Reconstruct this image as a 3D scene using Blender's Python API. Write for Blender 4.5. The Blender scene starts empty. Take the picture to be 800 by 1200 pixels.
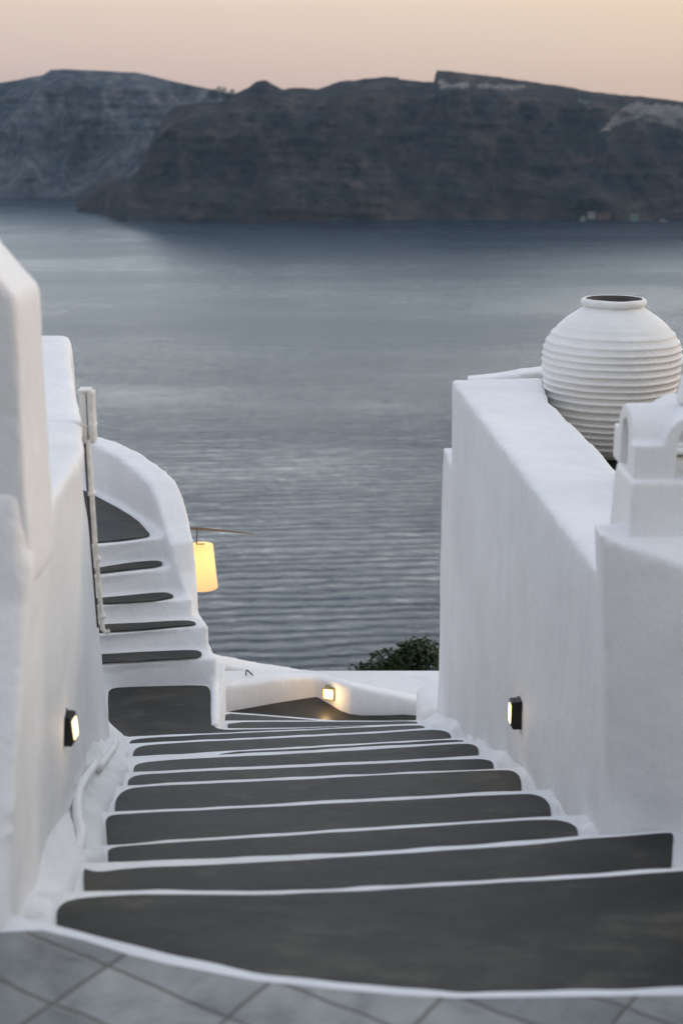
import bpy, bmesh, math, random
from mathutils import Vector, noise
random.seed(7)
SC = bpy.context.scene
COL = SC.collection
R = math.radians
PITCH = R(15.1); F = 1667.0; CZ = 1.8; SEA = CZ - 150.0

# ------------------------------------------------------------ measuring
def ray(px, py):
    a = (px-400)/F; b = (600-py)/F
    return (a, math.cos(PITCH)+b*math.sin(PITCH), -math.sin(PITCH)+b*math.cos(PITCH))
def U(px, py, z):
    d = ray(px, py); t = (z-CZ)/d[2]
    return Vector((d[0]*t, d[1]*t, z))
def W(px, py, D):
    d = ray(px, py); t = D/d[1]
    return Vector((d[0]*t, D, CZ+d[2]*t))

# ------------------------------------------------------------ materials
def new_mat(name):
    m = bpy.data.materials.new(name); m.use_nodes = True
    nt = m.node_tree; b = nt.nodes['Principled BSDF']
    return m, nt, b
def N(nt, t, **kw):
    n = nt.nodes.new(t)
    for k, v in kw.items():
        if k in n.inputs: n.inputs[k].default_value = v
        else: setattr(n, k, v)
    return n
def L(nt, a, b): nt.links.new(a, b)
def ramp(nt, stops, interp='LINEAR'):
    r = nt.nodes.new('ShaderNodeValToRGB'); r.color_ramp.interpolation = interp
    e = r.color_ramp.elements
    while len(e) < len(stops): e.new(0.5)
    for el, (p, c) in zip(e, stops):
        el.position = p; el.color = (*c, 1) if len(c) == 3 else c
    return r
def coords(nt, scale=(1,1,1), rot=(0,0,0), loc=(0,0,0), obj=False):
    tc = nt.nodes.new('ShaderNodeTexCoord'); mp = nt.nodes.new('ShaderNodeMapping')
    mp.inputs['Scale'].default_value = scale; mp.inputs['Rotation'].default_value = rot
    mp.inputs['Location'].default_value = loc
    L(nt, tc.outputs['Object'], mp.inputs['Vector']); return mp.outputs['Vector']

def plaster(name='whitewash', base=(.83,.83,.83), dirt=.045, streak=True, bump=.5, rough=.62):
    m, nt, b = new_mat(name)
    n1 = N(nt, 'ShaderNodeTexNoise', Scale=1.6, Detail=6.0, Roughness=.6); L(nt, coords(nt), n1.inputs['Vector'])
    n2 = N(nt, 'ShaderNodeTexNoise', Scale=6.5, Detail=5.0, Roughness=.6, Distortion=.6); L(nt, coords(nt, (1,1,.28) if streak else (1,1,1)), n2.inputs['Vector'])
    n3 = N(nt, 'ShaderNodeTexNoise', Scale=60.0, Detail=3.0); L(nt, coords(nt, (1,1,.6)), n3.inputs['Vector'])
    d = tuple(c*(1-dirt*1.6) for c in base)
    r = ramp(nt, [(.35, d), (.62, base)]); L(nt, n1.outputs['Fac'], r.inputs['Fac'])
    mx = N(nt, 'ShaderNodeMix', data_type='RGBA', blend_type='MULTIPLY'); mx.inputs['Factor'].default_value = .8
    r2 = ramp(nt, [(.3, (.95,.95,.96)), (.62, (1,1,1))]); L(nt, n2.outputs['Fac'], r2.inputs['Fac'])
    L(nt, r.outputs['Color'], mx.inputs['A']); L(nt, r2.outputs['Color'], mx.inputs['B'])
    # small dark pocks and scuffs
    v = N(nt, 'ShaderNodeTexNoise', Scale=9.0, Detail=8.0, Roughness=.75); L(nt, coords(nt, (1,1,.8), loc=(3,5,7)), v.inputs['Vector'])
    r3 = ramp(nt, [(.26, (.62,.60,.57)), (.33, (1,1,1))]); L(nt, v.outputs['Fac'], r3.inputs['Fac'])
    mx2 = N(nt, 'ShaderNodeMix', data_type='RGBA', blend_type='MULTIPLY'); mx2.inputs['Factor'].default_value = .9
    L(nt, mx.outputs['Result'], mx2.inputs['A']); L(nt, r3.outputs['Color'], mx2.inputs['B'])
    L(nt, mx2.outputs['Result'], b.inputs['Base Color'])
    b.inputs['Roughness'].default_value = rough
    add = N(nt, 'ShaderNodeMath', operation='ADD'); sc = N(nt, 'ShaderNodeMath', operation='MULTIPLY'); sc.inputs[1].default_value = .35
    L(nt, n3.outputs['Fac'], sc.inputs[0]); L(nt, n2.outputs['Fac'], add.inputs[0]); L(nt, sc.outputs[0], add.inputs[1])
    add2 = N(nt, 'ShaderNodeMath', operation='ADD'); L(nt, add.outputs[0], add2.inputs[0]); L(nt, n1.outputs['Fac'], add2.inputs[1])
    bp = N(nt, 'ShaderNodeBump', Strength=bump, Distance=.02); L(nt, add2.outputs[0], bp.inputs['Height'])
    L(nt, bp.outputs['Normal'], b.inputs['Normal'])
    return m
WHITE = plaster()
SKIRT = plaster('rough_whitewash', base=(.80,.81,.82), dirt=.06, streak=False, bump=.7)
PALE = plaster('pot_white', base=(.84,.84,.82), dirt=.07, streak=False, bump=.5)
BEIGE = plaster('beige_stone', base=(.50,.44,.36), dirt=.2, streak=False, bump=.4)

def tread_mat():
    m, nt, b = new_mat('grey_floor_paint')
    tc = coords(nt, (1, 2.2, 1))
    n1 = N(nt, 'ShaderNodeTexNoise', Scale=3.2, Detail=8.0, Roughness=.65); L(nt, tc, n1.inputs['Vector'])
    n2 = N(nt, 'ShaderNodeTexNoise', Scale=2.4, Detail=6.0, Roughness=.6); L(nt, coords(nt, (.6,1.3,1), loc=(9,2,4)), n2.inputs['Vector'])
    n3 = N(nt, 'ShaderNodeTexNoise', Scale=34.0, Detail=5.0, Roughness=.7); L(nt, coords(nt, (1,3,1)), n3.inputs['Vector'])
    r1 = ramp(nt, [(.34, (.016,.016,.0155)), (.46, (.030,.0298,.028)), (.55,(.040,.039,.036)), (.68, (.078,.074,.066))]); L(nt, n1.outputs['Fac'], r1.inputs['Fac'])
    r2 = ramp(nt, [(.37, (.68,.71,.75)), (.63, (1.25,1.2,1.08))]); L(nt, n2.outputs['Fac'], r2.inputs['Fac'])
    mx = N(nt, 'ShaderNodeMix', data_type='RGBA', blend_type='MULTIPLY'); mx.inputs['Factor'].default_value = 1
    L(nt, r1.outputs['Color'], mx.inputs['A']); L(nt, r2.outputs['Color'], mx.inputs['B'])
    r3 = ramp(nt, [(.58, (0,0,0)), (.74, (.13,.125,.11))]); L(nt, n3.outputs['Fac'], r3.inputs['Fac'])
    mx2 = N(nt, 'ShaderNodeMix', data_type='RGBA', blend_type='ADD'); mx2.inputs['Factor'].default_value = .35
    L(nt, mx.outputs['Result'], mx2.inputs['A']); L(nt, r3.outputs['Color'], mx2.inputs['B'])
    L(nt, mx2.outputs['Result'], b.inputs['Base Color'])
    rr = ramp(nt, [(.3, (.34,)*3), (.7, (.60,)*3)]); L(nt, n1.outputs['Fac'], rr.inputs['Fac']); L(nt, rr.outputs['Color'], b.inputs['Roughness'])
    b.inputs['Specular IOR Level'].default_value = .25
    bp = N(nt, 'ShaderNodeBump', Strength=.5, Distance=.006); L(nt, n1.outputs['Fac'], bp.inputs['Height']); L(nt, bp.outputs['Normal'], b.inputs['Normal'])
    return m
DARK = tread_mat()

def plain(name, col, rough=.5, metal=0.0, bump=0, bscale=20):
    m, nt, b = new_mat(name)
    n = N(nt, 'ShaderNodeTexNoise', Scale=bscale, Detail=4.0); L(nt, coords(nt), n.inputs['Vector'])
    r = ramp(nt, [(.3, tuple(c*.75 for c in col)), (.7, tuple(min(1, c*1.15) for c in col))]); L(nt, n.outputs['Fac'], r.inputs['Fac'])
    L(nt, r.outputs['Color'], b.inputs['Base Color'])
    b.inputs['Roughness'].default_value = rough; b.inputs['Metallic'].default_value = metal
    if bump:
        bp = N(nt, 'ShaderNodeBump', Strength=bump, Distance=.01); L(nt, n.outputs['Fac'], bp.inputs['Height']); L(nt, bp.outputs['Normal'], b.inputs['Normal'])
    return m
BLACKM = plain('black_metal', (.012,.011,.012), .35, .3)
IRON = plain('rusty_iron', (.05,.03,.022), .7)
PVC = plain('white_pipe', (.72,.70,.66), .45)
REED = plain('reed_pole', (.22,.13,.07), .7)
INNER = plain('pot_inside', (.10,.09,.08), .9)
def emit(name, col, strength, base=(.8,.7,.5)):
    m, nt, b = new_mat(name)
    b.inputs['Base Color'].default_value = (*base, 1)
    b.inputs['Emission Color'].default_value = (*col, 1); b.inputs['Emission Strength'].default_value = strength
    n = N(nt, 'ShaderNodeTexNoise', Scale=8.0); L(nt, coords(nt), n.inputs['Vector'])
    r = ramp(nt, [(.2, (.45,)*3), (.8, (.6,)*3)]); L(nt, n.outputs['Fac'], r.inputs['Fac']); L(nt, r.outputs['Color'], b.inputs['Roughness'])
    return m
LENS_W = emit('lamp_lens_lit', (1.0,.74,.40), 2.3)
LENS_Y = emit('lamp_glass_lit', (1.0,.70,.30), 3.2)

def shade_mat():
    m, nt, b = new_mat('lit_lamp_shade')
    tc = nt.nodes.new('ShaderNodeTexCoord'); sep = nt.nodes.new('ShaderNodeSeparateXYZ'); L(nt, tc.outputs['Object'], sep.inputs[0])
    mr = N(nt, 'ShaderNodeMapRange'); mr.inputs['From Min'].default_value = -.4; mr.inputs['From Max'].default_value = 0
    L(nt, sep.outputs['Z'], mr.inputs['Value'])
    r = ramp(nt, [(0, (1,.50,.20)), (.35, (1,.66,.20)), (.8, (1,.76,.20)), (1, (1,.58,.13))]); L(nt, mr.outputs['Result'], r.inputs['Fac'])
    L(nt, r.outputs['Color'], b.inputs['Emission Color']); b.inputs['Emission Strength'].default_value = 1.0
    b.inputs['Base Color'].default_value = (.5,.42,.28,1); b.inputs['Roughness'].default_value = .8
    return m
SHADE = shade_mat()

def tile_mat():
    m, nt, b = new_mat('grey_marble_tiles')
    # tile grid aligned with the joints
    a = U(30,1095,0); c = U(265,1195,0); ang = math.atan2(c.y-a.y, c.x-a.x)
    q = U(125,1135,0)
    vec = coords(nt)
    sub = N(nt, 'ShaderNodeVectorMath', operation='SUBTRACT'); sub.inputs[1].default_value = (q.x+.014, q.y+.014, 0)
    rot = N(nt, 'ShaderNodeVectorRotate', rotation_type='Z_AXIS'); rot.inputs['Angle'].default_value = -ang
    dn = N(nt, 'ShaderNodeTexNoise', Scale=5.0, Detail=3.0); L(nt, vec, dn.inputs['Vector'])
    ds = N(nt, 'ShaderNodeVectorMath', operation='SCALE'); ds.inputs['Scale'].default_value = .028; L(nt, dn.outputs['Color'], ds.inputs[0])
    da = N(nt, 'ShaderNodeVectorMath', operation='ADD'); L(nt, vec, da.inputs[0]); L(nt, ds.outputs[0], da.inputs[1])
    L(nt, da.outputs[0], sub.inputs[0]); L(nt, sub.outputs[0], rot.inputs['Vector'])
    br = N(nt, 'ShaderNodeTexBrick', offset=0.0, squash=1.0); br.inputs['Scale'].default_value = 1.0
    br.inputs['Brick Width'].default_value = .34; br.inputs['Row Height'].default_value = .165; br.inputs['Mortar Size'].default_value = .010
    br.inputs['Mortar Smooth'].default_value = 1.0
    br.inputs['Color1'].default_value = (.25,.255,.248,1); br.inputs['Color2'].default_value = (.15,.158,.158,1); br.inputs['Mortar'].default_value = (.085,.072,.058,1)
    L(nt, rot.outputs[0], br.inputs['Vector'])
    n = N(nt, 'ShaderNodeTexNoise', Scale=4.5, Detail=9.0, Roughness=.7, Distortion=1.0); L(nt, vec, n.inputs['Vector'])
    r = ramp(nt, [(.32, (.38,.41,.45)), (.5, (1,1,1)), (.68, (1.45,1.45,1.42))]); L(nt, n.outputs['Fac'], r.inputs['Fac'])
    mx = N(nt, 'ShaderNodeMix', data_type='RGBA', blend_type='MULTIPLY'); mx.inputs['Factor'].default_value = .75
    L(nt, br.outputs['Color'], mx.inputs['A']); L(nt, r.outputs['Color'], mx.inputs['B'])
    L(nt, mx.outputs['Result'], b.inputs['Base Color']); b.inputs['Roughness'].default_value = .45
    inv = N(nt, 'ShaderNodeMath', operation='SUBTRACT'); inv.inputs[0].default_value = 1; L(nt, br.outputs['Fac'], inv.inputs[1])
    bp = N(nt, 'ShaderNodeBump', Strength=.6, Distance=.004); L(nt, inv.outputs[0], bp.inputs['Height']); L(nt, bp.outputs['Normal'], b.inputs['Normal'])
    return m
TILE = tile_mat()

def sea_mat():
    m, nt, b = new_mat('sea_water')
    b.inputs['Base Color'].default_value = (.004,.015,.030,1); b.inputs['IOR'].default_value = 1.33; b.inputs['Specular IOR Level'].default_value = .40
    # wind lanes: patches of calmer and rougher water
    big = N(nt, 'ShaderNodeTexNoise', Scale=.006, Detail=4.0, Roughness=.55); L(nt, coords(nt, (.45,1,1), rot=(0,0,R(-14))), big.inputs['Vector'])
    rr = ramp(nt, [(.35, (.05,)*3), (.65, (.11,)*3)]); L(nt, big.outputs['Fac'], rr.inputs['Fac']); 
    sp = nt.nodes.new('ShaderNodeSeparateXYZ'); L(nt, coords(nt), sp.inputs[0])
    far = N(nt, 'ShaderNodeMapRange'); far.inputs['From Min'].default_value = 380; far.inputs['From Max'].default_value = 1100; far.inputs['To Min'].default_value = .0; far.inputs['To Max'].default_value = .20
    L(nt, sp.outputs['Y'], far.inputs['Value'])
    ra = N(nt, 'ShaderNodeMath', operation='ADD'); L(nt, rr.outputs['Color'], ra.inputs[0]); L(nt, far.outputs['Result'], ra.inputs[1]); L(nt, ra.outputs[0], b.inputs['Roughness'])
    w1 = N(nt, 'ShaderNodeTexWave', bands_direction='Y'); w1.inputs['Scale'].default_value = .042; w1.inputs['Distortion'].default_value = 6.0
    w1.inputs['Detail'].default_value = 4.0; w1.inputs['Detail Scale'].default_value = 1.3; w1.inputs['Detail Roughness'].default_value = .6
    L(nt, coords(nt, (.45,1,1), rot=(0,0,R(-13))), w1.inputs['Vector'])
    n1 = N(nt, 'ShaderNodeTexNoise', Scale=.20, Detail=7.0, Roughness=.66, Distortion=.5); L(nt, coords(nt, (.7,1,1), rot=(0,0,R(20))), n1.inputs['Vector'])
    n2 = N(nt, 'ShaderNodeTexNoise', Scale=.030, Detail=3.0, Roughness=.5); L(nt, coords(nt, (.6,1,1), rot=(0,0,R(-24))), n2.inputs['Vector'])
    def mul(x, k):
        q = N(nt, 'ShaderNodeMath', operation='MULTIPLY'); L(nt, x, q.inputs[0])
        if isinstance(k, (int, float)): q.inputs[1].default_value = k
        else: L(nt, k, q.inputs[1])
        return q.outputs[0]
    def add(x, y):
        q = N(nt, 'ShaderNodeMath', operation='ADD'); L(nt, x, q.inputs[0]); L(nt, y, q.inputs[1]); return q.outputs[0]
    amp = ramp(nt, [(.38, (.6,)*3), (.62, (1.4,)*3)]); L(nt, big.outputs['Fac'], amp.inputs['Fac'])
    h = add(mul(mul(w1.outputs['Fac'], .6), amp.outputs['Color']), add(mul(mul(n1.outputs['Fac'], 1.5), amp.outputs['Color']), mul(n2.outputs['Fac'], 1.1)))
    bp = N(nt, 'ShaderNodeBump', Strength=1.0, Distance=.46); L(nt, h, bp.inputs['Height']); L(nt, bp.outputs['Normal'], b.inputs['Normal'])
    return m

def rock_mat(name, cols, red=.5):
    m, nt, b = new_mat(name)
    vec = coords(nt)
    nz = N(nt, 'ShaderNodeTexNoise', Scale=.004, Detail=5.0); L(nt, vec, nz.inputs['Vector'])
    sep = nt.nodes.new('ShaderNodeSeparateXYZ'); L(nt, vec, sep.inputs[0])
    q = N(nt, 'ShaderNodeMath', operation='MULTIPLY_ADD'); q.inputs[1].default_value = 90; L(nt, nz.outputs['Fac'], q.inputs[0]); L(nt, sep.outputs['Z'], q.inputs[2])
    cmb = nt.nodes.new('ShaderNodeCombineXYZ'); L(nt, q.outputs[0], cmb.inputs['Z'])
    mp = N(nt, 'ShaderNodeVectorMath', operation='MULTIPLY'); mp.inputs[1].default_value = (.0012,.0012,1); L(nt, vec, mp.inputs[0])
    ad = N(nt, 'ShaderNodeVectorMath', operation='ADD')
    L(nt, cmb.outputs[0], ad.inputs[0]); mp2 = N(nt, 'ShaderNodeVectorMath', operation='MULTIPLY'); mp2.inputs[1].default_value = (.3,.3,0); L(nt, vec, mp2.inputs[0]); L(nt, mp2.outputs[0], ad.inputs[1])
    st = N(nt, 'ShaderNodeTexNoise', Scale=.055, Detail=7.0, Roughness=.65)
    sc = N(nt, 'ShaderNodeVectorMath', operation='MULTIPLY'); sc.inputs[1].default_value = (.5,.5,.8); L(nt, ad.outputs[0], sc.inputs[0]); L(nt, sc.outputs[0], st.inputs['Vector'])
    r = ramp(nt, [(.30, cols[0]), (.44, cols[1]), (.55, cols[2]), (.66, cols[3])]); L(nt, st.outputs['Fac'], r.inputs['Fac'])
    n2 = N(nt, 'ShaderNodeTexNoise', Scale=.03, Detail=8.0, Roughness=.7); L(nt, coords(nt, (1,1,.6)), n2.inputs['Vector'])
    r2 = ramp(nt, [(.34, (.35,.37,.40)), (.5, (.95,.95,.95)), (.66, (2.0,1.8,1.65))]); L(nt, n2.outputs['Fac'], r2.inputs['Fac'])
    mx = N(nt, 'ShaderNodeMix', data_type='RGBA', blend_type='MULTIPLY'); mx.inputs['Factor'].default_value = .9
    L(nt, r.outputs['Color'], mx.inputs['A']); L(nt, r2.outputs['Color'], mx.inputs['B'])
    n4 = N(nt, 'ShaderNodeTexNoise', Scale=.013, Detail=6.0, Roughness=.62, Distortion=.9); L(nt, coords(nt, (1,1,.38), rot=(0,R(12),0)), n4.inputs['Vector'])
    r4 = ramp(nt, [(.38, (.48,.50,.54)), (.5, (1,1,1)), (.62, (1.5,1.42,1.34))]); L(nt, n4.outputs['Fac'], r4.inputs['Fac'])
    mx4 = N(nt, 'ShaderNodeMix', data_type='RGBA', blend_type='MULTIPLY'); mx4.inputs['Factor'].default_value = .85
    L(nt, mx.outputs['Result'], mx4.inputs['A']); L(nt, r4.outputs['Color'], mx4.inputs['B']); mx = mx4
    at = nt.nodes.new('ShaderNodeAttribute'); at.attribute_name = 'pumice'
    mx2 = N(nt, 'ShaderNodeMix', data_type='RGBA'); L(nt, at.outputs['Fac'], mx2.inputs['Factor'])
    L(nt, mx.outputs['Result'], mx2.inputs['A']); mx2.inputs['B'].default_value = (.30,.28,.25,1)
    L(nt, mx2.outputs['Result'], b.inputs['Base Color']); b.inputs['Roughness'].default_value = .95; b.inputs['Specular IOR Level'].default_value = .1
    bp = N(nt, 'ShaderNodeBump', Strength=1.0, Distance=16.0); L(nt, n2.outputs['Fac'], bp.inputs['Height']); L(nt, bp.outputs['Normal'], b.inputs['Normal'])
    return m
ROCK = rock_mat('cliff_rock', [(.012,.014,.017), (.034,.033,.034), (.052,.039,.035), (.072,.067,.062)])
ROCK_HAZED = rock_mat('far_rock_hazed', [(.062,.072,.086), (.074,.082,.094), (.080,.083,.090), (.094,.100,.108)])  # paler, bluer rock: distance haze is put into the colour
SCRUB = plain('scrub_slope', (.10,.085,.06), .95, 0, .6, 1.5)
LEAF = plain('leaf', (.028,.055,.016), .6, 0, 0, 3)
BARK = plain('bark', (.08,.06,.045), .9)

# ------------------------------------------------------------ object helpers
def tag(o, label=None, cat=None, group=None, kind=None):
    if label: o['label'] = label
    if cat: o['category'] = cat
    if group: o['group'] = group
    if kind: o['kind'] = kind
    return o
def empty(name, loc, label, cat, group=None):
    o = bpy.data.objects.new(name, None); COL.objects.link(o); o.location = loc; o.empty_display_size = .1
    return tag(o, label, cat, group)
def link(name, me, mat, parent=None, smooth=True):
    o = bpy.data.objects.new(name, me); COL.objects.link(o)
    if mat: me.materials.append(mat)
    if smooth:
        for p in me.polygons: p.use_smooth = True
    if parent:
        o.parent = parent
        off = parent.location.copy()
        if parent.parent: off += parent.parent.location
        if me.get('world'):
            o.location = -off
    return o
def from_bm(name, bm, mat, parent=None, smooth=True, world=True):
    bmesh.ops.recalc_face_normals(bm, faces=bm.faces[:])
    me = bpy.data.meshes.new(name); bm.to_mesh(me); bm.free()
    if world: me['world'] = 1
    return link(name, me, mat, parent, smooth)
def prism(bm, bot, top):
    n = len(bot)
    vb = [bm.verts.new(v) for v in bot]; vt = [bm.verts.new(v) for v in top]
    bm.faces.new(vb[::-1]); bm.faces.new(vt)
    for i in range(n):
        j = (i+1) % n
        bm.faces.new((vb[i], vb[j], vt[j], vt[i]))
def prism_xy(bm, pts, z0, z1):
    z1s = z1 if isinstance(z1, (list, tuple)) else [z1]*len(pts)
    prism(bm, [(p[0], p[1], z0) for p in pts], [(p[0], p[1], z) for p, z in zip(pts, z1s)])
def box(bm, x0, x1, y0, y1, z0, z1):
    prism_xy(bm, [(x0,y0),(x1,y0),(x1,y1),(x0,y1)], z0, z1)
def loft_wall(bm, inner, outer, zb, ztops):
    # wall along a path, one closed volume
    for i in range(len(inner)-1):
        a, b, c, d = inner[i], inner[i+1], outer[i+1], outer[i]
        prism(bm, [(p[0], p[1], zb) for p in (a,b,c,d)],
              [(a[0],a[1],ztops[i]), (b[0],b[1],ztops[i+1]), (c[0],c[1],ztops[i+1]), (d[0],d[1],ztops[i])])
def lumpy(o, voxel=.02, smooth=6, disp=.012, size=.35, fine=.003):
    m = o.modifiers.new('remesh', 'REMESH'); m.mode = 'VOXEL'; m.voxel_size = voxel; m.use_smooth_shade = True
    s = o.modifiers.new('smooth', 'SMOOTH'); s.factor = .5; s.iterations = smooth
    for k, (st, sz) in enumerate(((disp, size), (fine, .07))):
        if st:
            t = bpy.data.textures.new('lumps', 'CLOUDS'); t.noise_scale = sz; t.noise_depth = 2
            d = o.modifiers.new('lumps', 'DISPLACE'); d.texture = t; d.strength = st; d.mid_level = .5; d.texture_coords = 'GLOBAL'
    return o
def bevel(o, w=.01, seg=3):
    m = o.modifiers.new('bevel', 'BEVEL'); m.width = w; m.segments = seg; m.limit_method = 'ANGLE'; m.angle_limit = R(35)
    w = o.modifiers.new('wn', 'WEIGHTED_NORMAL'); w.keep_sharp = True
    return o
def tube(bm, pts, r, seg=10, cap=True):
    pts = [Vector(p) for p in pts]; rings = []
    rs = r if isinstance(r, (list, tuple)) else [r]*len(pts)
    for i, p in enumerate(pts):
        t = (pts[min(i+1, len(pts)-1)] - pts[max(i-1, 0)]).normalized()
        a = t.cross(Vector((0,0,1)));
        if a.length < .05: a = t.cross(Vector((1,0,0)))
        a.normalize(); b = t.cross(a).normalized()
        rings.append([bm.verts.new(p + a*math.cos(2*math.pi*k/seg)*rs[i] + b*math.sin(2*math.pi*k/seg)*rs[i]) for k in range(seg)])
    for i in range(len(rings)-1):
        for k in range(seg):
            bm.faces.new((rings[i][k], rings[i][(k+1)%seg], rings[i+1][(k+1)%seg], rings[i+1][k]))
    if cap: bm.faces.new(rings[0][::-1]); bm.faces.new(rings[-1])
def lathe(bm, prof, seg=64, center=(0,0), wob=0):
    rings = []
    for r, z in prof:
        ring = []
        for k in range(seg):
            a = 2*math.pi*k/seg
            q = 1 + wob*noise.noise(Vector((math.cos(a)*1.5, math.sin(a)*1.5, z*7)))
            ring.append(bm.verts.new((center[0]+r*q*math.cos(a), center[1]+r*q*math.sin(a), z + wob*.25*noise.noise(Vector((math.cos(a)*2+9, math.sin(a)*2, z*3))))))
        rings.append(ring)
    for i in range(len(rings)-1):
        for k in range(seg):
            bm.faces.new((rings[i][k], rings[i][(k+1)%seg], rings[i+1][(k+1)%seg], rings[i+1][k]))
    return rings
def chaikin(pts, it=2):
    for _ in range(it):
        out = []
        for i in range(len(pts)):
            a, b = pts[i], pts[(i+1) % len(pts)]
            out += [(a[0]*.78+b[0]*.22, a[1]*.78+b[1]*.22), (a[0]*.22+b[0]*.78, a[1]*.22+b[1]*.78)]
        pts = out
    return pts

# ============================================================ MAIN STEPS
K = [(20,1072),(65,1083),(130,1100),(200,1116),(300,1137),(400,1149.5),(470,1157),(540,1162),(640,1159),(800,1154),(900,1150)]
Jn = [(20,1047),(60,1043.5),(130,1041.5),(200,1041.5),(290,1043.5),(400,1039.5),(500,1034),(600,1028.5),(700,1022),(800,1015),(900,1007)]
In = [(60,1010),(127,1009),(237,1005),(350,1000),(400,998.5),(500,992),(600,985),(700,978),(790,971),(880,963)]
Hn = [(70,992),(126,989),(237,981.5),(350,974),(500,964),(600,958),(646,955.5),(760,949)]
Gn = [(80,953),(130,950),(237,945),(350,939),(500,931.5),(612,925.5),(720,920)]
Fn = [(90,923),(145,920),(237,915),(350,909.5),(450,905),(580,899.5),(700,894)]
En = [(100,907),(150,904),(237,900),(350,894.8),(450,890.5),(562,884.5),(660,879)]
Dn = [(100,892),(152,888.5),(237,884.3),(350,878.8),(450,873.3),(555,867.8),(640,863)]
Cn = [(100,889),(160,885.8),(237,881.3),(350,874.2),(430,870),(528,864.5),(620,859)]
Bn = [(100,874),(149,871),(237,866.2),(350,861),(450,856),(500,852.3),(600,845.5)]
An = [(90,866),(146,863),(237,858.8),(278,857.2),(350,854),(430,850.2),(498,848),(600,844)]
nosings = [K,Jn,In,Hn,Gn,Fn,En,Dn,Cn,Bn,An]
def wpoly(px, z): return [U(x, y, z) for x, y in px]
def at_x(poly, X):
    for i in range(len(poly)-1):
        if poly[i].x <= X <= poly[i+1].x or (i == 0 and X < poly[0].x) or (i == len(poly)-2 and X > poly[-1].x):
            a, b = poly[i], poly[i+1]; t = (X-a.x)/(b.x-a.x); t = max(-1.5, min(2.5, t))
            return a.y+(b.y-a.y)*t
    return poly[-1].y
ZN = [-.18*i for i in range(len(nosings))]
NP = [wpoly(p, z) for p, z in zip(nosings, ZN)]
stair = empty('main_staircase', (0, 4.5, -.9), 'broad descending staircase with dark grey treads edged in white, between the two whitewashed walls', 'staircase')
bm = bmesh.new()
XS = [-1.75 + 3.0*i/110 for i in range(111)]
def wob(X, i): return .007*noise.noise(Vector((X*2.3, i*7.1, 0))) + .004*noise.noise(Vector((X*9, i*3.1, 5)))
def ny(i, X): return at_x(NP[i], X) + wob(X, i)
rows = []
# profile rows from landing edge downwards: (function of X -> (y,z))
prof = [[(X, 2.0 if False else ny(0,X)-.16, 0.0) for X in XS]]
for i in range(len(NP)):
    e = .010
    zt = ZN[i]
    prof.append([(X, ny(i,X)-e, zt) for X in XS])
    prof.append([(X, ny(i,X)-e*.25, zt-e*.25) for X in XS])
    prof.append([(X, ny(i,X), zt-e) for X in XS])
    if i+1 < len(NP)+1:
        prof.append([(X, ny(i,X)+.004, zt-.18+.012) for X in XS])
        prof.append([(X, ny(i,X)+.012, zt-.18) for X in XS])
vr = []
for r_ in prof:
    vr.append([bm.verts.new((x, y, z + .003*noise.noise(Vector((x*6, y*6, z*3))))) for x, y, z in r_])
for a, b in zip(vr, vr[1:]):
    for k in range(len(XS)-1):
        bm.faces.new((a[k], a[k+1], b[k+1], b[k]))
# underside so that it is a solid flight
lo = [bm.verts.new((x, NP[0][5].y-.2, -3.2)) for x in XS]; lo2 = [bm.verts.new((x, 8.9, -3.2)) for x in XS]
for k in range(len(XS)-1):
    bm.faces.new((lo[k], lo[k+1], vr[0][k+1], vr[0][k])); bm.faces.new((vr[-1][k], vr[-1][k+1], lo2[k+1], lo2[k])); bm.faces.new((lo2[k], lo2[k+1], lo[k+1], lo[k]))
st_body = from_bm('masonry', bm, SKIRT, stair)

def panel(name, px, z, parent, it=2, clip=True):
    px = chaikin(px, it)
    # densify and wobble by a few millimetres like a hand-painted edge
    P = [U(x, y, z) for x, y in px]; out = []
    for i in range(len(P)):
        a, b = P[i], P[(i+1) % len(P)]; n = max(1, int((b-a).length/.04))
        for k in range(n):
            p = a.lerp(b, k/n)
            out.append(Vector((p.x + .003*noise.noise(p*11), p.y + .005*noise.noise(p*7+Vector((3,3,3))), z)))
    bm = bmesh.new()
    t = [bm.verts.new((p.x, p.y, z+.0045)) for p in out]; u = [bm.verts.new((p.x, p.y, z-.004)) for p in out]
    f = bm.faces.new(t)
    for i in range(len(out)):
        j = (i+1) % len(out); bm.faces.new((t[i], u[i], u[j], t[j]))
    bmesh.ops.triangulate(bm, faces=[f])
    return from_bm(name, bm, DARK, parent, smooth=False)
def edge_shift(poly, dy): return [(x, y+dy) for x, y in poly]
def clipx(poly, x0, x1):
    out = [p for p in poly if x0 < p[0] < x1]
    def yy(x):
        for a, b in zip(poly, poly[1:]):
            if a[0] <= x <= b[0]: return a[1]+(b[1]-a[1])*(x-a[0])/(b[0]-a[0])
        return poly[0][1] if x < poly[0][0] else poly[-1][1]
    return [(x0, yy(x0))] + out + [(x1, yy(x1))]
def near_world(i, x0, x1):
    # the foot of riser i seen from above: nosing i in plan, dropped one riser, back as image points
    out = []
    z = ZN[i]-.18
    for x, y in clipx(nosings[i], x0, x1):
        p = U(x, y, ZN[i]); q = Vector((p.x, p.y+.022, z))
        d = q - Vector((0,0,CZ)); dep = d.y*math.cos(PITCH) - d.z*math.sin(PITCH); up = d.y*math.sin(PITCH) + d.z*math.cos(PITCH)
        out.append((400+F*d.x/dep, 600-F*up/dep))
    return out
def tread(i, x0, x1, far):
    # far: left to right points of the far paint edge (ends included)
    nw = near_world(i, x0, x1)
    return panel('tread', far + nw[::-1], ZN[i]-.18, stair)
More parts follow.
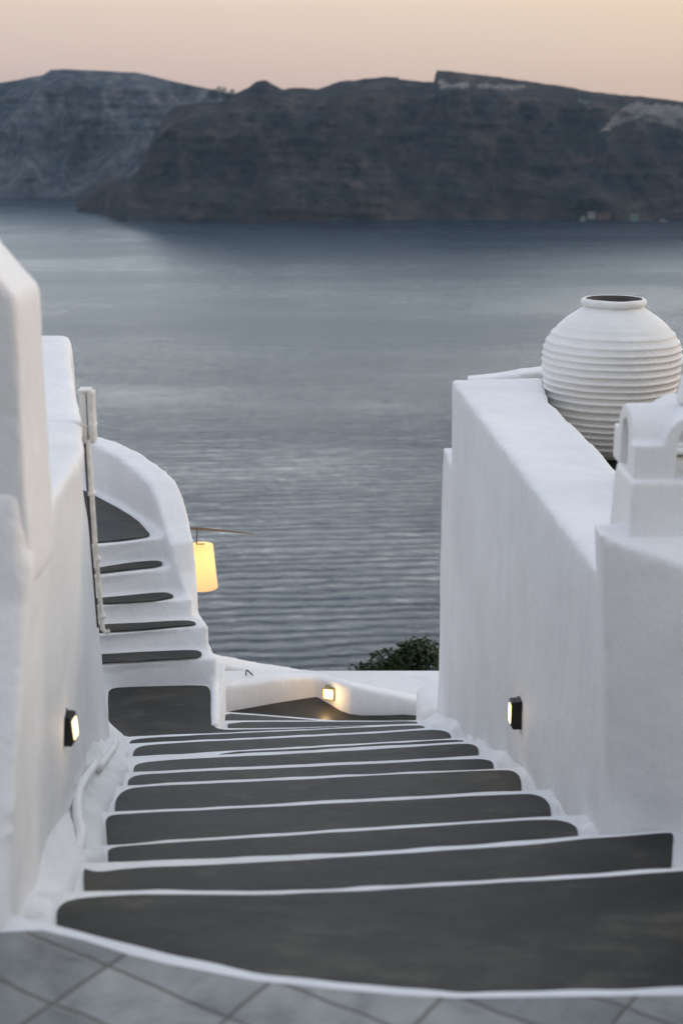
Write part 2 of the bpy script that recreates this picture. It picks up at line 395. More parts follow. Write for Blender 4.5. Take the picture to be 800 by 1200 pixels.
tread(0, 66, 905, [(65,1072),(75,1058),(100,1052.5),(180,1049),(290,1051),(400,1046.5),(500,1040.5),(600,1035.5),(700,1029),(800,1022),(900,1014)])
tread(1, 97, 787, [(97,1017.5),(106,1021),(117,1023),(150,1019),(237,1015.5),(350,1009),(400,1006),(500,999.5),(600,992.5),(700,983.5),(775,978),(788,977.5),(788,990)])
tread(2, 127, 676, [(126,1000),(128,996.5),(140,993),(237,986.5),(350,979.5),(500,970),(600,963.5),(650,961.5),(668,965),(678,973)])
tread(3, 128, 645, [(124,972),(124,962),(129,957),(140,955),(237,950.8),(350,944.8),(500,937),(600,931.8),(622,931),(638,936),(646,948)])
tread(4, 133, 612, [(134,942),(141,931),(150,925.5),(165,922.8),(237,919.5),(350,914.3),(450,909.3),(590,903),(604,905.5),(611,914)])
tread(5, 149, 580, [(149,916),(156,910.5),(170,908),(237,905),(350,900),(450,895.3),(555,890),(573,891.5),(579,896)])
tread(6, 155, 562, [(156,900),(161,896),(175,893),(237,889.3),(350,884),(450,878.3),(540,872.2),(555,873.5),(561,879)])
tread(7, 230, 546, [(240,883.6),(350,878),(450,872.2),(520,868.2),(538,868),(545,869.2)])
tread(8, 155, 530, [(155,884),(160,877.5),(172,874),(237,869.6),(350,864.8),(450,859.6),(505,855.6),(521,857),(529,862)])
tread(9, 150, 502, [(151,870),(157,867.3),(175,865.5),(237,861.8),(278,860),(350,856.8),(430,852.8),(485,850.4),(500,851.5)])

# bottom landings, winding away to the right
zL, zM, zNN, zO = -1.98, -2.16, -2.34, -2.52
low = empty('turning_steps', (-.3, 9.3, -2.5), 'small dark winder steps at the foot of the stairs, before the low lit parapet', 'steps')
bm = bmesh.new()
def upts(px, z): return [tuple(U(x, y, z)[:2]) for x, y in px]
nearA = [(X, ny(10, X)-.05) for X in (1.1, .7, .3, 0, -.4, -.8, -1.2, -1.6, -2.4)]
prism_xy(bm, nearA[::-1] + upts([(520,846.5),(498,847),(430,849.5),(350,852),(300,852.8),(256,852.8)], zL) + [(-.85,9.75),(-2.6,9.75)], -4, zL)
prism_xy(bm, [(-1.5,8.5)] + [(1.2,8.5)] + upts([(540,843),(489,843.5),(454,844),(350,843.7),(250,843.7)], zM) + [(-1.5,9.1)], -4, zM-.001)
prism_xy(bm, [(-1.5,8.8)] + [(.2,8.8)] + upts([(400,844.2),(375,842),(310,836.7),(250,832.3)], zNN), -4, zNN-.002)
prism_xy(bm, [(-1.9,8.9),(1.3,8.9),(1.3,11.0),(-1.9,11.0)], -4, zO-.003)
bevel(from_bm('masonry', bm, SKIRT, low, smooth=False), .008, 2)
panel('tread', [(128,852),(126.5,825),(127,812),(131,807.5),(140,806),(190,804.5),(236,803.5),(244,805),(247,812),(247.5,848),(252,853.3),(262,856),(300,855.3),(350,854.2),(400,852.2),(432,851),
                (431,853),(350,857),(278,860.5),(237,862),(150,866)], zL, low)
panel('tread', [(267,846.8),(350,846.3),(430,846.2),(488,845.6),(489,849),(430,853),(350,855),(267,856)], zM, low, 1)
panel('tread', [(259,836),(310,839.6),(350,843),(388,846.6),(350,848),(259,849)], zNN, low, 1)
panel('tread', [(262,834.5),(320,825),(368,817.3),(373,817.6),(408,839),(489,837.6),(500,846),(400,849),(262,846)], zO, low, 1)

# ============================================================ LANDING (tiles) in front
bm = bmesh.new()
edge = [(-100,1078),(0,1094),(50,1092),(100,1104),(150,1120),(200,1132),(300,1151),(400,1161.5),(470,1168),(540,1171.5),(640,1170),(800,1168),(1000,1162)]
EP = [U(x, y, 0) for x, y in edge]
pts = [(p.x, p.y) for p in EP]
bm2pts = pts + [(6, EP[-1].y), (6, -4), (-6, -4), (-6, EP[0].y)]
prism_xy(bm, bm2pts[::-1], -.3, .004)
tag(from_bm('landing_path', bm, TILE, None, smooth=False), kind='structure')
bm = bmesh.new()   # white painted rim of the landing
rim_in = [(X, at_x(EP, X)-.05) for X in XS if -1.3 < X < 1.25]; rim_out = [(X, ny(0, X)-.005) for X in XS if -1.3 < X < 1.25]
prism_xy(bm, rim_in + rim_out[::-1], -.25, -.001)
tag(from_bm('landing_rim', bm, SKIRT, stair, smooth=False))

# ============================================================ LEFT WALL
lw = empty('whitewashed_wall', (-1.2, 4.5, -.9), 'tall white plaster wall on the left with an angled gable pillar and flat pale roof', 'wall')
tops = [(-.752,3.34),(-.79,3.6),(-.817,3.873),(-.846,4.592),(-1.01,5.4),(-1.177,6.2),(-1.34,7.0),(-1.392,7.24),(-1.9,7.3),(-3.2,7.3),(-3.2,3.34)]
bots = [(-.775,2.93),(-.835,3.45),(-.90,3.9),(-.955,4.6),(-1.06,5.4),(-1.15,6.2),(-1.245,7.0),(-1.30,7.45),(-1.95,8.3),(-3.2,8.3),(-3.2,2.93)]
bm = bmesh.new()
ex = []
for (a, b) in zip(bots, tops):   # extend the batter below ground level
    ex.append((b[0]+(a[0]-b[0])*1.0, b[1]+(a[1]-b[1])*1.0, -2.6))
# split at ground so that the batter follows the slope of the stair
def gz(y): return 0 if y < 3.0 else max(-1.98, -(y-2.75)*.345)
mid = [(a[0], a[1], gz(a[1])) for a in bots]
prism(bm, ex, mid); prism(bm, [(m_[0], m_[1], m_[2]-.0) for m_ in mid], [(b[0], b[1], .78) for b in tops])
prism(bm, [(-.770,3.275,.60),(-.775,3.5,.60),(-1.9,3.5,.60),(-1.9,3.275,.60)], [(-.772,3.335,.95),(-.775,3.5,.95),(-1.9,3.5,.95),(-1.9,3.335,.95)])
wall = from_bm('wall_body', bm, WHITE, lw); lumpy(wall, .022, 5, .03, .5)
# gable pillar
pr = [W(30,345,3.35), W(47,335,3.62)]
xr = -.765
bm = bmesh.new()
zc = 1.415; sl = 1.22
prof_p = [(xr,.70),(xr+.005,zc),(xr-.19,zc+.19*sl),(xr-.34,zc+.34),(xr-.80,zc+.34),(xr-.80,.70)]
prism(bm, [(x, 3.34-(.0), z) for x, z in prof_p], [(x, 3.64, z) for x, z in prof_p])
pil = from_bm('pillar', bm, WHITE, lw); lumpy(pil, .016, 5, .014, .3)
# plaster skirt at the foot of the left wall: lumpy ramp following the steps
def skirt(inner, outer, hts, name, parent, mat=SKIRT, voxel=.018, disp=.05):
    zt = [p.z+h for p, h in zip(inner, hts)]; xi = [p[0] for p in inner]
    for _ in range(6):
        zt = [zt[0]] + [(zt[i-1]+zt[i]*1.5+zt[i+1])/3.5 for i in range(1, len(zt)-1)] + [zt[-1]]
        xi = [xi[0]] + [(xi[i-1]+xi[i]*1.5+xi[i+1])/3.5 for i in range(1, len(xi)-1)] + [xi[-1]]
    inner = [Vector((x, p[1], p[2])) for x, p in zip(xi, inner)]; hts = [a-p.z for a, p in zip(zt, inner)]
    bm = bmesh.new()
    for i in range(len(inner)-1):
        a, b = Vector(inner[i]), Vector(inner[i+1]); c, d = Vector(outer[i+1]), Vector(outer[i])
        h0, h1 = hts[i], hts[i+1]
        ma, mb = a.lerp(d, .58), b.lerp(c, .58)
        za = d.z+.012+(a.z+h0-d.z-.012)*.30; zb_ = c.z+.012+(b.z+h1-c.z-.012)*.30
        prism(bm, [(a.x,a.y,a.z-.5),(b.x,b.y,b.z-.5),(mb.x,mb.y,c.z-.5),(ma.x,ma.y,d.z-.5)],
              [(a.x,a.y,a.z+h0),(b.x,b.y,b.z+h1),(mb.x,mb.y,zb_),(ma.x,ma.y,za)])
        prism(bm, [(ma.x,ma.y,d.z-.5),(mb.x,mb.y,c.z-.5),(c.x,c.y,c.z-.5),(d.x,d.y,d.z-.5)],
              [(ma.x,ma.y,za),(mb.x,mb.y,zb_),(c.x,c.y,c.z+.012),(d.x,d.y,d.z+.012)])
    o = from_bm(name, bm, mat, parent); lumpy(o, voxel, 14, disp*.6, .28, .004); return o
ends = [(66,1078,-.18),(66,1062,-.18),(92,1035,-.36),(98,1016,-.36),(125,1005,-.54),(122,992,-.54),(122,980,-.72),(121,960,-.72),(129,948,-.9),(138,926,-.9),(146,918,-1.08),(150,906,-1.08),(152,901,-1.26),(150,890,-1.35),(150,880,-1.62),(147,868,-1.80),(143,864,-1.98),(124,848,-1.98),(112,820,-1.98)]
outer = [U(x, y, z) for x, y, z in ends]
def wx_left(y):
    for a, b in zip(bots[:8], bots[1:9]):
        if a[1] <= y <= b[1]: return a[0]+(b[0]-a[0])*(y-a[1])/(b[1]-a[1])
    return bots[0][0] if y < bots[0][1] else bots[7][0]
inner = [Vector((min(wx_left(p.y), p.x)-.10, p.y, p.z)) for p in outer]
hts = [.05,.14,.26,.32,.32,.34,.36,.34,.36,.36,.38,.38,.34,.36,.34,.34,.28,.14,.08]
skirt(inner, outer, hts, 'plaster_skirt', lw)

# ============================================================ RIGHT WALL
rw = empty('parapet_wall', (.95, 6.2, -.9), 'long white wall right of the stairs with a broad flat top, ribbed jar behind it', 'wall')
def rx(y): return .857-.055*(y-4.595)
bm = bmesh.new()
inr = [(rx(y), y) for y in (4.3,5,6,7,7.6,8.3)]; our = [(1.22,4.3),(1.215,5),(1.20,6),(1.165,7),(1.13,7.65),(1.2,8.42)]
loft_wall(bm, inr, our, -2.6, [.366]*6)
prism_xy(bm, [(rx(8.2)-.002,8.1),(rx(8.75)+.006,8.76),(1.3,8.76),(1.3,8.1)], -2.8, -.135)
o = from_bm('wall_body', bm, WHITE, rw); lumpy(o, .02, 4, .022, .6)
bm = bmesh.new()   # cross wall closing the terrace behind the jar
loft_wall(bm, [(.75,8.36),(1.25,8.52),(2.0,8.72),(3.4,8.9)], [(.75,8.52),(1.25,8.72),(2.0,8.95),(3.4,9.15)], -2.6, [.362,.39,.41,.47])
o = from_bm('end_wall', bm, WHITE, rw); lumpy(o, .02, 4, .02, .4)
rends = [(788,975,-.36),(690,980,-.54),(678,973,-.54),(655,960,-.72),(646,948,-.72),(620,932,-.9),(612,918,-.9),(588,905,-1.08),(580,894,-1.08),(566,888,-1.26),(558,872,-1.35),(536,866,-1.62),(527,856,-1.62),(506,853,-1.80),(500,850,-1.98),(492,846,-2.1)]
outer = [U(x, y, z) for x, y, z in rends]
inner = [Vector((max(rx(p.y), p.x)+.06, p.y, p.z)) for p in outer]
inner[0] = Vector((1.2, 4.3, -.36)); inner[1] = Vector((.98, 4.55, -.5))
skirt(inner, outer, [.03,.10,.15,.17,.18,.18,.2,.2,.2,.2,.2,.18,.18,.15,.14,.1], 'plaster_skirt', rw, disp=.04)

# near stub wall that turns across, with a ledge
nb = empty('stub_wall', (1.2, 4.2, -.3), 'near white stub wall at right edge with a sloping blue-white ledge under the miniature belfry', 'wall')
pA = U(703,624,.62); pB = W(735,640,4.12); pC = W(800,662,4.03)
bm = bmesh.new()
topn = [(pA.x,pA.y),(pB.x,pB.y),(pC.x,pC.y),(1.9,3.85),(1.9,4.75),(1.28,4.72),(1.25,4.28),(pA.x,4.28)]
botn = [(.868,4.2),(.95,4.15),(1.10,4.08),(1.9,4.0),(1.9,4.75),(1.28,4.72),(1.25,4.28),(.862,4.28)]
prism(bm, [(x,y,-2.0) for x,y in botn], [(x,y,-.3) for x,y in botn]); prism(bm, [(x,y,-.3) for x,y in botn], [(x,y,z) for (x,y),z in zip(topn, [pA.z,pB.z,pC.z,.50,.62,.62,.62,.62])])
o = from_bm('wall_body', bm, WHITE, nb); lumpy(o, .016, 4, .02, .4)
# nearest pilaster
bm = bmesh.new(); prism_xy(bm, [(.945,2.4),(.955,3.5),(1.6,3.5),(1.6,2.4)], -1.5, .80)
o = from_bm('end_pilaster', bm, WHITE, nb); lumpy(o, .018, 4, .015, .4)

# ------------------------------------------------------------ miniature belfry on its block
bf = empty('chimney_belfry', (1.08, 4.4, .62), 'miniature white belfry chimney with crossed arched vaults, at the right edge', 'chimney')
bm = bmesh.new(); prism(bm, [(.862,4.172,.34),(1.34,4.172,.34),(1.34,4.49,.34),(.862,4.49,.34)], [(.882,4.185,.768),(1.33,4.185,.768),(1.33,4.47,.768),(.882,4.47,.768)])
o = from_bm('base_block', bm, WHITE, bf); lumpy(o, .010, 4, .006, .2)
cx, cy = 1.094, 4.385; hw = .205; hd = .175; zs = .872; ro = .120; ri = .078; zb = .76
bm = bmesh.new()
# corner piers
for sx in (-1, 1):
    for sy in (-1, 1):
        x0, x1 = sorted((cx+sx*hw, cx+sx*ri)); y0, y1 = sorted((cy+sy*hd, cy+sy*(ri-.02)))
        box(bm, x0, x1, y0, y1, zb, zs)
def vault(bm, axis, r0, r1, half):
    n = 14
    outer_ = [(r0*math.cos(math.pi*k/n), zs - .004 + .86*r0*math.sin(math.pi*k/n)) for k in range(n+1)]
    inner_ = [(r1*math.cos(math.pi*k/n), zs - .004 + .9*r1*math.sin(math.pi*k/n)) for k in range(n+1)]
    for k in range(n):
        q = [outer_[k], outer_[k+1], inner_[k+1], inner_[k]]
        if axis == 'y': prism(bm, [(cx+a, cy-half, z) for a, z in q], [(cx+a, cy+half, z) for a, z in q])
        else: prism(bm, [(cx-half, cy+a*.93, z) for a, z in q], [(cx+half, cy+a*.93, z) for a, z in q])
vault(bm, 'y', ro, ri, hd-.001); vault(bm, 'x', ro-.004, ri-.02, hw-.001)
o = from_bm('arched_vault', bm, WHITE, bf); lumpy(o, .0065, 3, .004, .12, .001)
bm = bmesh.new(); prism(bm, [(cx-.045,cy-.045,.97),(cx+.045,cy-.045,.97),(cx+.045,cy+.045,.97),(cx-.045,cy+.045,.97)], [(cx-.03,cy-.03,1.062),(cx+.03,cy-.03,1.062),(cx+.03,cy+.03,1.062),(cx-.03,cy+.03,1.062)])
o = from_bm('finial', bm, WHITE, bf); lumpy(o, .008, 3, .004, .1, .001)

# ------------------------------------------------------------ terrace behind right wall
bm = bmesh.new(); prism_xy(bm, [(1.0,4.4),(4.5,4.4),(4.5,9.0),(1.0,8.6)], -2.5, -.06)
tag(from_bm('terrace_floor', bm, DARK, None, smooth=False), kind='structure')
# jar
D0 = 8.1; jx = W(715,430,D0).x
jar = empty('ribbed_jar', (jx, D0, -.06), 'large round white ribbed clay jar with an open rim, standing behind the wall', 'jar')
sil = [(530,34),(524,43),(510,54),(495,62.5),(480,69),(466,73.5),(452,75.5),(440,79),(428,80),(415,79.5),(402,78),(391,72),(382,64.5),(374,56.5),(368,48),(363,40),(359.5,34.5),(358,33.5)]
pr_ = [(r*(W(715,y,D0).y*math.cos(PITCH)+(CZ-W(715,y,D0).z)*math.sin(PITCH))/F, W(715,y,D0).z) for y, r in sil]
def r_at(z):
    for (r0,z0),(r1,z1) in zip(pr_, pr_[1:]):
        if z0 <= z <= z1: return r0+(r1-r0)*(z-z0)/(z1-z0)
    return pr_[-1][0]
z0, z1 = pr_[0][1], pr_[-1][1]
prof_j = [(0.0, z0-.012),(pr_[0][0]*.9, z0-.012)]
nrow = 260; ribs = 21
sm = [r_at(z0+(z1-z0)*i/nrow) for i in range(nrow+1)]
for _ in range(12): sm = [sm[0]] + [(sm[i-1]+sm[i]+sm[i+1])/3 for i in range(1, nrow)] + [sm[-1]]
for i in range(nrow+1):
    t = i/nrow; z = z0+(z1-z0)*t
    ph = (t*ribs + .35*noise.noise(Vector((t*6, 2, 0)))) % 1.0
    amp = .0070 * (1 if .05 < t < .84 else max(0, 1-(t-.84)/.05) if t >= .84 else t/.05)
    rib = math.sin(math.pi*min(1, ph/.62)) if ph < .62 else 0
    prof_j.append((sm[i]+amp*rib, z))
rt = prof_j[-1][0]; zt = z1
for a in range(0, 13):
    th = -math.pi/2 + math.pi*a/12*1.15
    prof_j.append((rt+.004+.018*math.cos(th), zt+.021+.021*math.sin(th)))
rin = prof_j[-1][0]
bm = bmesh.new(); lathe(bm, prof_j, 128, (jx, D0), .014)
from_bm('jar_body', bm, PALE, jar)
bm = bmesh.new(); zz = prof_j[-1][1]
lathe(bm, [(rin, zz),(rin-.012, zz-.02),(rin-.015, zz-.06),(rin+.03, zz-.10),(rin+.12, zz-.16),(rin+.17, zz-.3),(rin+.1, zz-.5),(0.0, zz-.6)], 64, (jx, D0))
from_bm('jar_inside', bm, INNER, jar)
# pedestal with coil, seen through the belfry arch
pd = empty('stone_pedestal', (1.5, 5.6, -.06), 'beige stone pedestal standing behind the miniature belfry arch', 'pedestal')
bm = bmesh.new(); box(bm, 1.27, 1.72, 5.45, 5.85, -.06, .50); box(bm, 1.25, 1.74, 5.43, 5.87, .50, .545)
bevel(from_bm('pedestal_block', bm, BEIGE, pd, smooth=False), .012)
bm = bmesh.new()
pts = []
for k in range(150):
    a = k*.29; lay = k/150
    rr_ = .125 - .035*lay + .010*math.sin(a*2.3)
    pts.append((1.42 + rr_*math.cos(a), 5.58 + rr_*math.sin(a)*.9, .562+lay*.062+.008*math.sin(a*3.1)))
tube(bm, pts, .017, 8)
tag(from_bm('rope_coil', bm, PALE), 'pale coil of thick rope lying on the beige pedestal behind the belfry', 'rope')

# ============================================================ SIDE STAIRS up to the left
ss = empty('side_staircase', (-1.6, 9.6, -2.0), 'narrow white side stairs climbing left with thin dark treads and a curved parapet', 'staircase')
def Dof(py, z):
    ang = PITCH + math.atan((py-600)/F); return (CZ-z)/math.tan(ang)
def Zof(py, D):
    ang = PITCH + math.atan((py-600)/F); return CZ-D*math.tan(ang)
specs = [  # nose(left,right y), base of next riser (left,right y), right px nose, right px base
    dict(n=(116,779,256,771), b=(116,765.5,246,760.5)),
    dict(n=(116,744,245,734), b=(116,729.5,236,724.5)),
    dict(n=(118,710,226,702.5), b=(118,699,220,691.5)),
    dict(n=(118,674,214,664.5), b=(118,663,206,654.5)),
    dict(n=(116,639,206,629), b=None)]
bm = bmesh.new(); Dc = U(190,805,zL).y; zk = []; pb = (U(116,806.5,zL), U(258,801.5,zL))
for s_ in specs:
    xl, yl, xr_, yr = s_['n']; yc = yl+(yr-yl)*(190-xl)/(xr_-xl)
    z = Zof(yc, Dc); zk.append(z)
    a = U(xl, yl, z); b = U(xr_, yr, z); dirv = (b-a); a2 = a - dirv*1.2
    if s_['b']:
        xl2, yl2, xr2, yr2 = s_['b']; Dc = U(190, yl2+(yr2-yl2)*(190-xl2)/(xr2-xl2), z).y
        c = U(xr2, yr2, z); far = [(c.x-.10, c.y+.35), (a2.x, a2.y+.9)]
    else:
        far = [(U(184,621,z).x, U(184,621,z).y+.05),(U(138,590,z).x,U(138,590,z).y+.1),(U(70,562,z).x,U(70,562,z).y+.1),(-3.9,13.6),(a2.x-.8, a2.y+.3)]
    pa, pbr = pb; pl = pa - (pbr-pa)*1.2; zp = pa.z; pr2 = Vector((b.x, pbr.y, zp))
    prism_xy(bm, [(pl.x,pl.y),(pr2.x,pr2.y)] + far, -4.0, zp)
    prism(bm, [(pl.x,pl.y,zp),(pr2.x,pr2.y,zp)] + [(q[0],q[1],zp) for q in far], [(a2.x,a2.y,z),(b.x,b.y,z)] + [(q[0],q[1],z) for q in far])
    if s_['b']: pb = (U(s_['b'][0], s_['b'][1], z), U(s_['b'][2], s_['b'][3], z))
# curved parapet
z3, z4, z5 = zk[2], zk[3], zk[4]
pp = [((227,722,zk[1]),(233,722)),((218,700,z3),(232,701)),((209,667,z4),(230,669)),((199,640,z5),(227,634)),((193,629,z5),(222,612)),((185,621,z5),(215,583)),
      ((175,614,z5),(206,562)),((160,604,z5),(190,548)),((138,590,z5),(166,531)),((112,576,z5),(141,518)),((70,562,z5),(98,506)),((20,550,z5),(45,498))]
inn, out_, zt_ = [], [], []
for (a, b) in pp:
    i_ = U(*a); o_ = W(b[0], b[1], i_.y+.08); inn.append((i_.x, i_.y)); out_.append((o_.x, o_.y)); zt_.append(o_.z)
loft_wall(bm, inn, out_, -4.0, zt_)
# curb beside the landing
c0 = U(250,772,zk[0]); c1 = U(258,771,zk[0])
prism(bm, [(-.865,8.60,-4),(-.790,8.60,-4),(-.865,9.5,-4),(-.96,9.5,-4)], [(-.852,8.62,zL+.025),(-.80,8.62,zL+.02),(-.868,9.4,zL+.03),(-.92,9.4,zL+.035)])
o = from_bm('masonry', bm, WHITE, ss); lumpy(o, .018, 4, .014, .3)
tz = zk
def bpanel(px, z): return panel('tread', px, z+.010, ss, 2)
bpanel([(108,777.5),(108,767.5),(125,767),(160,764.7),(228,761.8),(236,764.5),(236.5,768.5),(229,771.3),(180,773.8),(125,777)], tz[0])
bpanel([(108,741.8),(108,733),(129,731.8),(175,729.6),(220,727.2),(229.5,729.6),(229,732.3),(200,735),(150,738.8)], tz[1])
bpanel([(108,707.8),(108,702),(122,700.8),(175,695.6),(195,694.3),(204.5,698.5),(200,701.2),(175,704.8),(140,706.8)], tz[2])
bpanel([(108,671.8),(108,667),(119,665.2),(150,660),(182,656.8),(191,659.5),(189,663.2),(162,666.2),(125,670.5)], tz[3])
bpanel([(90,638),(90,571),(111,581),(137.5,595),(160,609),(171,620.5),(176.5,627.2),(170,629.2),(150,632),(116,635.6)], tz[4])

# ============================================================ LOW PARAPETS BEYOND
p1 = empty('low_parapet', (-.1, 10.4, -2.6), 'low angled white parapet with a glowing square lamp on its face', 'wall')
foot = [(225,838),(270,834),(320,825),(352,818.7),(370,816.8),(378,819.5),(388,826.5),(398,833),(410,837.5),(425,839.2),(450,838.8),(489,837.5),(540,836.5)]
topy = [806,797,789,787.5,788,789,791.5,794,797,800.5,805.5,814,824]
bm = bmesh.new(); fi = [U(x, y, zO) for x, y in foot]; zt_ = [W(x, ty, p.y+.12).z for (x, y), ty, p in zip(foot, topy, fi)]
loft_wall(bm, [(p.x,p.y) for p in fi], [(p.x+.01,p.y+.12) for p in fi], -4.2, zt_)
o = from_bm('wall_body', bm, WHITE, p1); lumpy(o, .014, 12, .008, .3)
p2 = empty('outer_parapet', (-.2, 11.7, -3), 'outer white parapet with rounded top running down behind the lamp-lit parapet', 'wall')
bm = bmesh.new(); pq = [(200,757,11.9),(248,765,11.8),(300,775,11.7),(350,783,11.6),(400,789.5,11.5),(440,795,11.4),(474,804,11.3)]
ip = [W(*p) for p in pq]
loft_wall(bm, [(p.x,p.y-.14) for p in ip], [(p.x,p.y+.12) for p in ip], -5.0, [W(q_[0],q_[1],p.y+.12).z for p, q_ in zip(ip, pq)])
o = from_bm('wall_body', bm, WHITE, p2); lumpy(o, .02, 6, .012, .4)
kp = W(469,804,11.25)
bm = bmesh.new(); box(bm, kp.x-.035, kp.x+.035, kp.y-.05, kp.y+.05, kp.z-.25, kp.z+.028)
o = from_bm('wall_cap', bm, WHITE, p2); lumpy(o, .009, 4, .004, .1, 0)
p3 = empty('corner_pier', (.7, 9.3, -2.2), 'stubby rounded white pier at the foot of the right wall', 'wall')
bm = bmesh.new()
a_ = W(490,822,9.35); b_ = W(522,805,9.35)
prism(bm, [(.50,9.12,-4),(.75,8.8,-4),(1.0,8.8,-4),(1.0,9.8,-4),(.50,9.8,-4)], [(a_.x,9.2,a_.z-.02),(.66,8.95,b_.z),(1.0,8.9,b_.z+.05),(1.0,9.7,b_.z+.05),(a_.x,9.6,a_.z)])
o = from_bm('wall_body', bm, WHITE, p3); lumpy(o, .02, 5, .02, .25)
hs = empty('lower_house', (1.0, 13, -3.6), 'flat pale roof of the house below, seen past the low parapet and under the shrubs', 'house')
bm = bmesh.new(); zr = -3.25
r0 = U(418,793,zr); r1 = U(470,790.5,zr)
prism_xy(bm, [(-.3,11.6),(3.5,11.6),(3.5,r1.y+.3),(r1.x,r1.y),(r0.x,r0.y),(-.3,r0.y-.4)], -3.5, zr)
o = from_bm('roof', bm, WHITE, hs); bevel(o, .03)
bm = bmesh.new(); box(bm, -.2, 3.4, 11.7, 12.2, -7, -3.5); o = from_bm('wall', bm, WHITE, hs, smooth=False)

# bent metal rod
q = [W(288,795,10.9), W(288.5,786,10.9), W(289.5,785.2,10.9), W(296,791,10.85)]
bm = bmesh.new(); tube(bm, q, .006, 8)
tag(from_bm('metal_bracket', bm, IRON), 'small bent dark metal rod sticking up behind the low parapet', 'bracket')

# ============================================================ LAMPS
def rot_to(o, normal):
    o.rotation_euler = Vector(normal).to_track_quat('-Y', 'Z').to_euler()
def bulkhead(loc, nrm, label, power, side_open=True, scale=1.0):
    t = empty('wall_lamp', loc, label, 'wall lamp', 'black lamps on the walls beside the steps'); 
    t.rotation_euler = (0, 0, math.atan2(nrm[1], nrm[0]) + math.pi/2)
    h, w, d = .072*scale, .034*scale, .056*scale
    bm = bmesh.new()   # hooded housing: side profile (y outward = -y)
    side = [(.004,-h),(-d*.80,-h),(-d,-h*.70),(-d,h*.86),(-d*.94,h),(.004,h)]
    prism(bm, [(-w,y,z) for y,z in side], [(w,y,z) for y,z in side])
    box(bm, -w-.004, w+.004, -d*.35, .004, h*.35, h+.004)
    bevel(from_bm('housing', bm, BLACKM, t, smooth=False, world=False), .004, 2)
    bm = bmesh.new(); box(bm, -w+.006, w-.006, -d-.004, -d+.01, -h*.62, h*.74)
    bevel(from_bm('lens', bm, LENS_W, t, smooth=False, world=False), .008, 3)
    li = bpy.data.lights.new('lamp_glow', 'POINT'); li.energy = power; li.color = (1,.72,.42); li.shadow_soft_size = .03
    lo_ = bpy.data.objects.new('bulb', li); COL.objects.link(lo_); lo_.parent = t; lo_.location = (0, -d-.04, 0)
    return t
lampL = bulkhead(Vector((-.893,4.22,-.055)), (.985,-.17), 'black hooded lamp with narrow glowing lens on the left wall above the white pipe', .18, scale=.76)
lampL.rotation_euler[1] = R(-9)
bulkhead(Vector((rx(5.8)-.002,5.8,W(605,836,5.8).z)), (-.998,-.06), 'black hooded lamp with narrow glowing lens low on the right wall', .2, scale=.9)
# square lamp on low parapet
A_, B_ = U(370,816.5,zO), U(409,839.5,zO); sd = (B_-A_); sd.z = 0; sd.normalize(); nr = Vector((sd.y, -sd.x, 0)); nr = nr if nr.y < 0 else -nr
bl = W(387,811,A_.y+(B_.y-A_.y)*.44)
t = empty('wall_lamp', bl, 'square glowing yellow lamp set on the low parapet beyond the steps', 'wall lamp')
nr = (nr+Vector((.25,-1.1,0))).normalized(); t.rotation_euler = (0, 0, math.atan2(nr.y, nr.x)+math.pi/2)
bm = bmesh.new()
for (x0,x1,z0_,z1_) in ((-.048,.048,.037,.046),(-.048,.048,-.046,-.037),(-.048,-.039,-.037,.037),(.039,.048,-.037,.037)): box(bm, x0, x1, -.052, .03, z0_, z1_)
bevel(from_bm('frame', bm, plain('brass_frame', (.35,.25,.10), .4, .6), t, smooth=False, world=False), .003, 2)
bm = bmesh.new(); box(bm, -.0385, .0385, -.046, .028, -.0365, .0365)
from_bm('glass', bm, LENS_Y, t, smooth=False, world=False)
li = bpy.data.lights.new('lamp_glow', 'POINT'); li.energy = 1.1; li.color = (1,.62,.26); li.shadow_soft_size = .035
lo_ = bpy.data.objects.new('bulb', li); COL.objects.link(lo_); lo_.parent = t; lo_.location = (0, -.13, .0)

# hanging lantern with pole
D1 = 12.6
base = W(236,638,D1)
hl = empty('hanging_lamp', base, 'glowing yellow tapered lampshade hanging beyond the curved parapet', 'lamp')
rb, rt_, hh = .142, .105, .415
bm = bmesh.new(); lathe(bm, [(rt_*.2,0),(rt_,-.004),(rt_+.002,-.01),(rb,-hh),(rb-.004,-hh),(rt_-.004,-.012)], 40)
from_bm('lamp_shade', bm, SHADE, hl, world=False)
bm = bmesh.new(); tube(bm, [(-.04,0,.155),(-.035,0,.10),(-.045,0,.03),(-.04,0,-.02)], .006, 6); tube(bm, [(-.045,0,.002),(.03,0,.004)], .006, 6)
from_bm('hook', bm, IRON, hl, world=False)
li = bpy.data.lights.new('lamp_glow', 'POINT'); li.energy = 2.2; li.color = (1,.6,.25); li.shadow_soft_size = .1
lo_ = bpy.data.objects.new('bulb', li); COL.objects.link(lo_); lo_.parent = hl; lo_.location = (0, 0, -.5)
ps = empty('reed_pole', W(210,618,D1), 'thin brown horizontal reed pole holding the hanging lamp', 'pole')
a_ = W(190,617.5,D1); b_ = W(240,620,D1); c_ = W(298,625.5,D1)
bm = bmesh.new(); tube(bm, [a_, b_, c_], [.014,.012,.005], 8); from_bm('arm', bm, REED, ps)
bm = bmesh.new(); tube(bm, [(a_.x+.05, a_.y+.02, a_.z+.04),(a_.x+.05, a_.y+.02, -5)], .03, 10); from_bm('post', bm, REED, ps)

